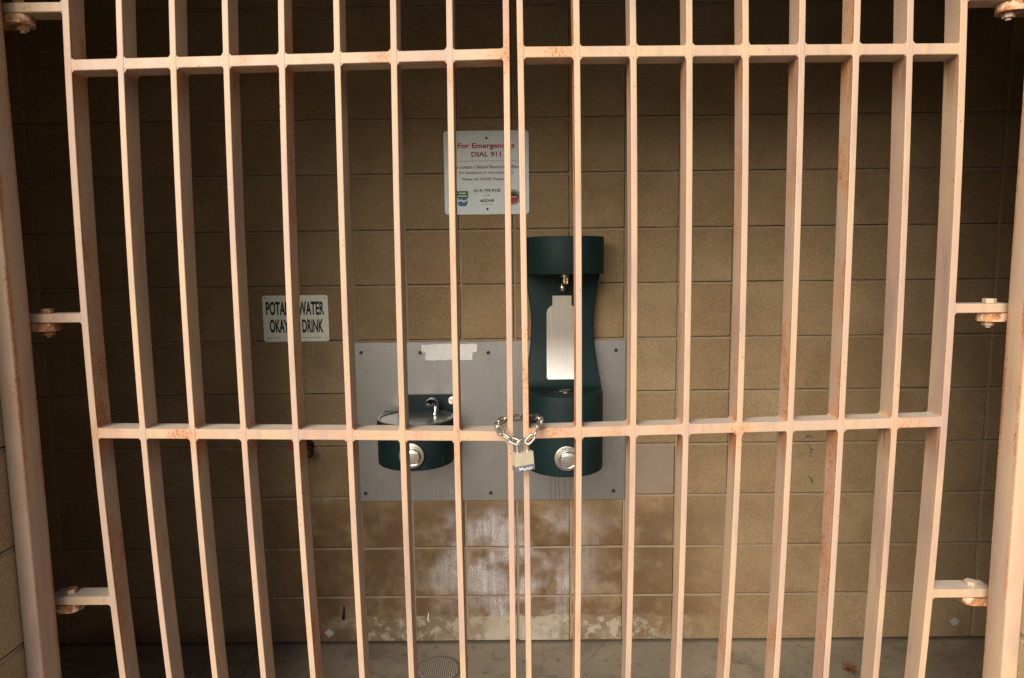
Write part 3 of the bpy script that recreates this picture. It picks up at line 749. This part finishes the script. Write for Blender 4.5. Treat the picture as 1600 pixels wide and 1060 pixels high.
bm = bmesh.new(); prism(bm, rrect(lx-.0215, lx+.0215, lz+.002, lz+.029, .003), YS-.0006, YS); build('emblem', bm, M_GREEN, sg)
bm = bmesh.new(); prism(bm, rrect(lx-.0185, lx+.0185, lz-.027, lz+.004, .012), YS-.0005, YS); build('emblem', bm, M_BLUE, sg)
bm = bmesh.new()
prism(bm, [(lx-.017, lz-.006), (lx-.006, lz-.001), (lx+.005, lz-.007), (lx+.016, lz-.002), (lx+.016, lz-.007), (lx+.005, lz-.013), (lx-.006, lz-.007), (lx-.017, lz-.012)], YS-.0009, YS)
prism(bm, rrect(lx-.017, lx+.017, lz+.009, lz+.012, .001), YS-.0009, YS); prism(bm, rrect(lx-.012, lx+.012, lz+.019, lz+.0225, .001), YS-.0009, YS)
build('emblem', bm, M_WHITE, sg)
lx, lz = xpx(801.5), zpx(309)
def disc(r, y, x=lx, z=lz, a0=0, a1=360, n=36): return [(x+r*math.cos(R(a0+(a1-a0)*k/n)), z+r*math.sin(R(a0+(a1-a0)*k/n))) for k in range(n if a1-a0 == 360 else n+1)]
bm = bmesh.new(); prism(bm, disc(.0282, 0), YS-.0004, YS); build('emblem', bm, M_GREY, sg)
bm = bmesh.new(); prism(bm, disc(.0255, 0), YS-.0006, YS); build('emblem', bm, plain('ink_silver', (.35, .36, .37), .4), sg)
bm = bmesh.new(); prism(bm, disc(.0215, 0), YS-.0009, YS); build('emblem', bm, M_BLACK, sg)
bm = bmesh.new(); prism(bm, disc(.0195, 0, a0=180, a1=372), YS-.0012, YS); build('emblem', bm, M_RED, sg)
bm = bmesh.new(); prism(bm, disc(.0195, 0, a0=15, a1=110), YS-.0012, YS); build('emblem', bm, M_GREEN, sg)
bm = text_bm('ODNR', lx+.003, lz+.002, .020, .0045, YS-.0012, .02, .0003); build('lettering', bm, M_CREAM, sg)

def zq(y): return 1.3997-(y-461.5)*.002425
def xq(x): return -.9625+(x-411)*.002425
sg2 = empty('potable_water_sign', (-.837, -.0075, 1.223)); tag(sg2, 'off-white sign reading POTABLE WATER OKAY TO DRINK, left of the steel plate', 'sign')
bm = bmesh.new(); prism(bm, rrect(-.9625, -.7130, 1.2233, 1.3995, .010), YS, -.0105); build('panel', bm, M_CREAM, sg2)
bm = join([text_bm('POTABLE WATER', xq(461.8), zq(482), .2215, .0525, YS, .032), text_bm('OKAY TO DRINK', xq(463), zq(509.8), .2045, .0515, YS, .032),
           text_bm('60107   REF 1250', xq(426.5), zq(528.3), .048, .0030, YS, .01), text_bm('Order:   MADE IN USA AND PRINTED', xq(487), zq(528), .070, .0030, YS, .03)])
build('lettering', bm, M_BLACK, sg2)
for x, z in ((xq(415.6), zq(465.5)), (xq(508.8), zq(466)), (xq(417), zq(528.8)), (xq(509.8), zq(528.8))):
    bm = bmesh.new(); cyl(bm, (x, YS-.0005, z), .0022, .001, 'Y', 12); build('screw', bm, M_GREY, sg2)

# ------------------------------------------------------------------ hose tap, stickers, marks, floor cover, leaf
tp = empty('hose_tap', (-.83, -.006, .805)); tag(tp, 'small bronze hose tap with red wheel handle on the wall left of the plate', 'tap')
bm = bmesh.new(); tube(bm, catmull([Vector(v) for v in ((-.815, -.005, .815), (-.815, -.045, .815), (-.812, -.062, .805), (-.806, -.075, .785))], 5), .012, 14)
cyl(bm, (-.815, -.008, .815), .026, .006, 'Y', 24); lathe(bm, [(.020, -.02), (.024, -.012), (.025, 0), (.022, .012), (.012, .02)], (-.800, -.066, .805), 24)
build('tap_body', bm, M_BRONZE, tp, smooth=True)
bm = bmesh.new(); pts = [(-.8335+.0305*math.cos(2*math.pi*k/24), -.088, .838+.017*math.sin(2*math.pi*k/24)) for k in range(24)]
tube(bm, pts, .0030, 8, True); cyl(bm, (-.8335, -.088, .838), .004, .06, 'X', 8); cyl(bm, (-.8335, -.075, .836), .005, .03, 'Y', 8)
build('tap_handle', bm, M_REDP, tp, smooth=True)
for (x, z, lab) in ((-.7606, .0425, 'small torn grey diamond sticker low on the wall, left of the drain cover'), (1.7402, .0690, 'small torn grey diamond sticker low on the wall at far right')):
    bm = bmesh.new(); r_ = .0185
    prism(bm, [(x-r_*1.15, z+.003), (x-.002, z+r_*1.05), (x+r_, z+.001), (x+.006, z-r_*.7), (x+.003, z-r_*.4), (x-.003, z-r_)], -.0105, -.0085)
    tag(build('sticker', bm, M_STICK), lab, 'sticker')
def scribble(name, segs, m, w, lab, cat):
    root = empty(name, (segs[0][0][0], -.0095, segs[0][0][1])) if len(segs) > 3 else None
    bm = bmesh.new()
    for i_, (a, b) in enumerate(segs):
        if root and i_: build('stroke', bm, m, root); bm = bmesh.new()
        a = Vector((a[0], 0, a[1])); b = Vector((b[0], 0, b[1])); d = (b-a).normalized(); s_ = Vector((-d.z, 0, d.x))*w
        prism(bm, [((a-s_*.5).x, (a-s_*.5).z), ((b-s_).x, (b-s_).z), ((b+s_).x, (b+s_).z), ((a+s_*.5).x, (a+s_*.5).z)], -.0098, -.0065)
    if root: build('stroke', bm, m, root); tag(root, lab, cat)
    else: tag(build(name, bm, m), lab, cat)
gx, gz = 1.16, .80
scribble('paint_mark', [((1.117, .825), (1.128, .838)), ((1.128, .838), (1.139, .828)), ((1.144, .832), (1.148, .825)), ((1.126, .803), (1.130, .795)), ((1.136, .790), (1.142, .775)),
                        ((1.132, .772), (1.142, .764)), ((1.145, .783), (1.148, .777)), ((1.134, .758), (1.142, .750)), ((1.135, .675), (1.150, .655)), ((1.143, .660), (1.152, .645))],
         M_SCRIB, .0022, 'thin dark green scribbled marks on the block wall at the right', 'paint mark')
scribble('chalk_mark', [((-.362, .126), (-.366, .092)), ((-.366, .092), (-.360, .089))], M_PAPER, .0025, 'short white streak on the wall foot above the floor drain cover', 'paint mark')
scribble('soot_mark', [((-.700, .160), (-.706, .105)), ((-.697, .150), (-.701, .098)), ((-.704, .120), (-.707, .096))], M_BLACK, .0032, 'short black smear on the wall foot right of the left sticker', 'paint mark')
bm = bmesh.new(); cyl(bm, (-.305, -.200, .003), .083, .005, seg=48, bev=.001)
for k in range(-9, 10):
    h = math.sqrt(max(0, .074**2-(k*.0078)**2))
    box(bm, (-.305+k*.0078-.0026, -.2-h, .0050), (-.305+k*.0078+.0026, -.2+h, .0085), mi=1)
for f in bm.faces:
    if f.calc_center_median().z < .006 and abs(f.normal.z) > .9 and len(f.verts) > 8: f.material_index = 0
tag(build('drain_cover', bm, [plain('cover_dark', (.17, .15, .12), .9), M_CAST]), 'round ribbed drain cover set in the concrete floor', 'drain cover')
bm = bmesh.new(); lc = (1.214, -.236)
random.seed(5); o_ = []
for k in range(14):
    a = 2*math.pi*k/14; r_ = .030 if k % 2 else .018
    o_.append(bm.verts.new((lc[0]+r_*math.cos(a)*1.0, lc[1]+r_*math.sin(a), .006+random.uniform(0, .020))))
cv = bm.verts.new((lc[0], lc[1], .012))
for k in range(14): bm.faces.new((cv, o_[k], o_[(k+1) % 14]))
bmesh.ops.solidify(bm, geom=bm.faces[:], thickness=.0008)
tag(build('dead_leaf', bm, M_LEAF), 'curled brown dead leaf lying on the concrete floor', 'leaf')
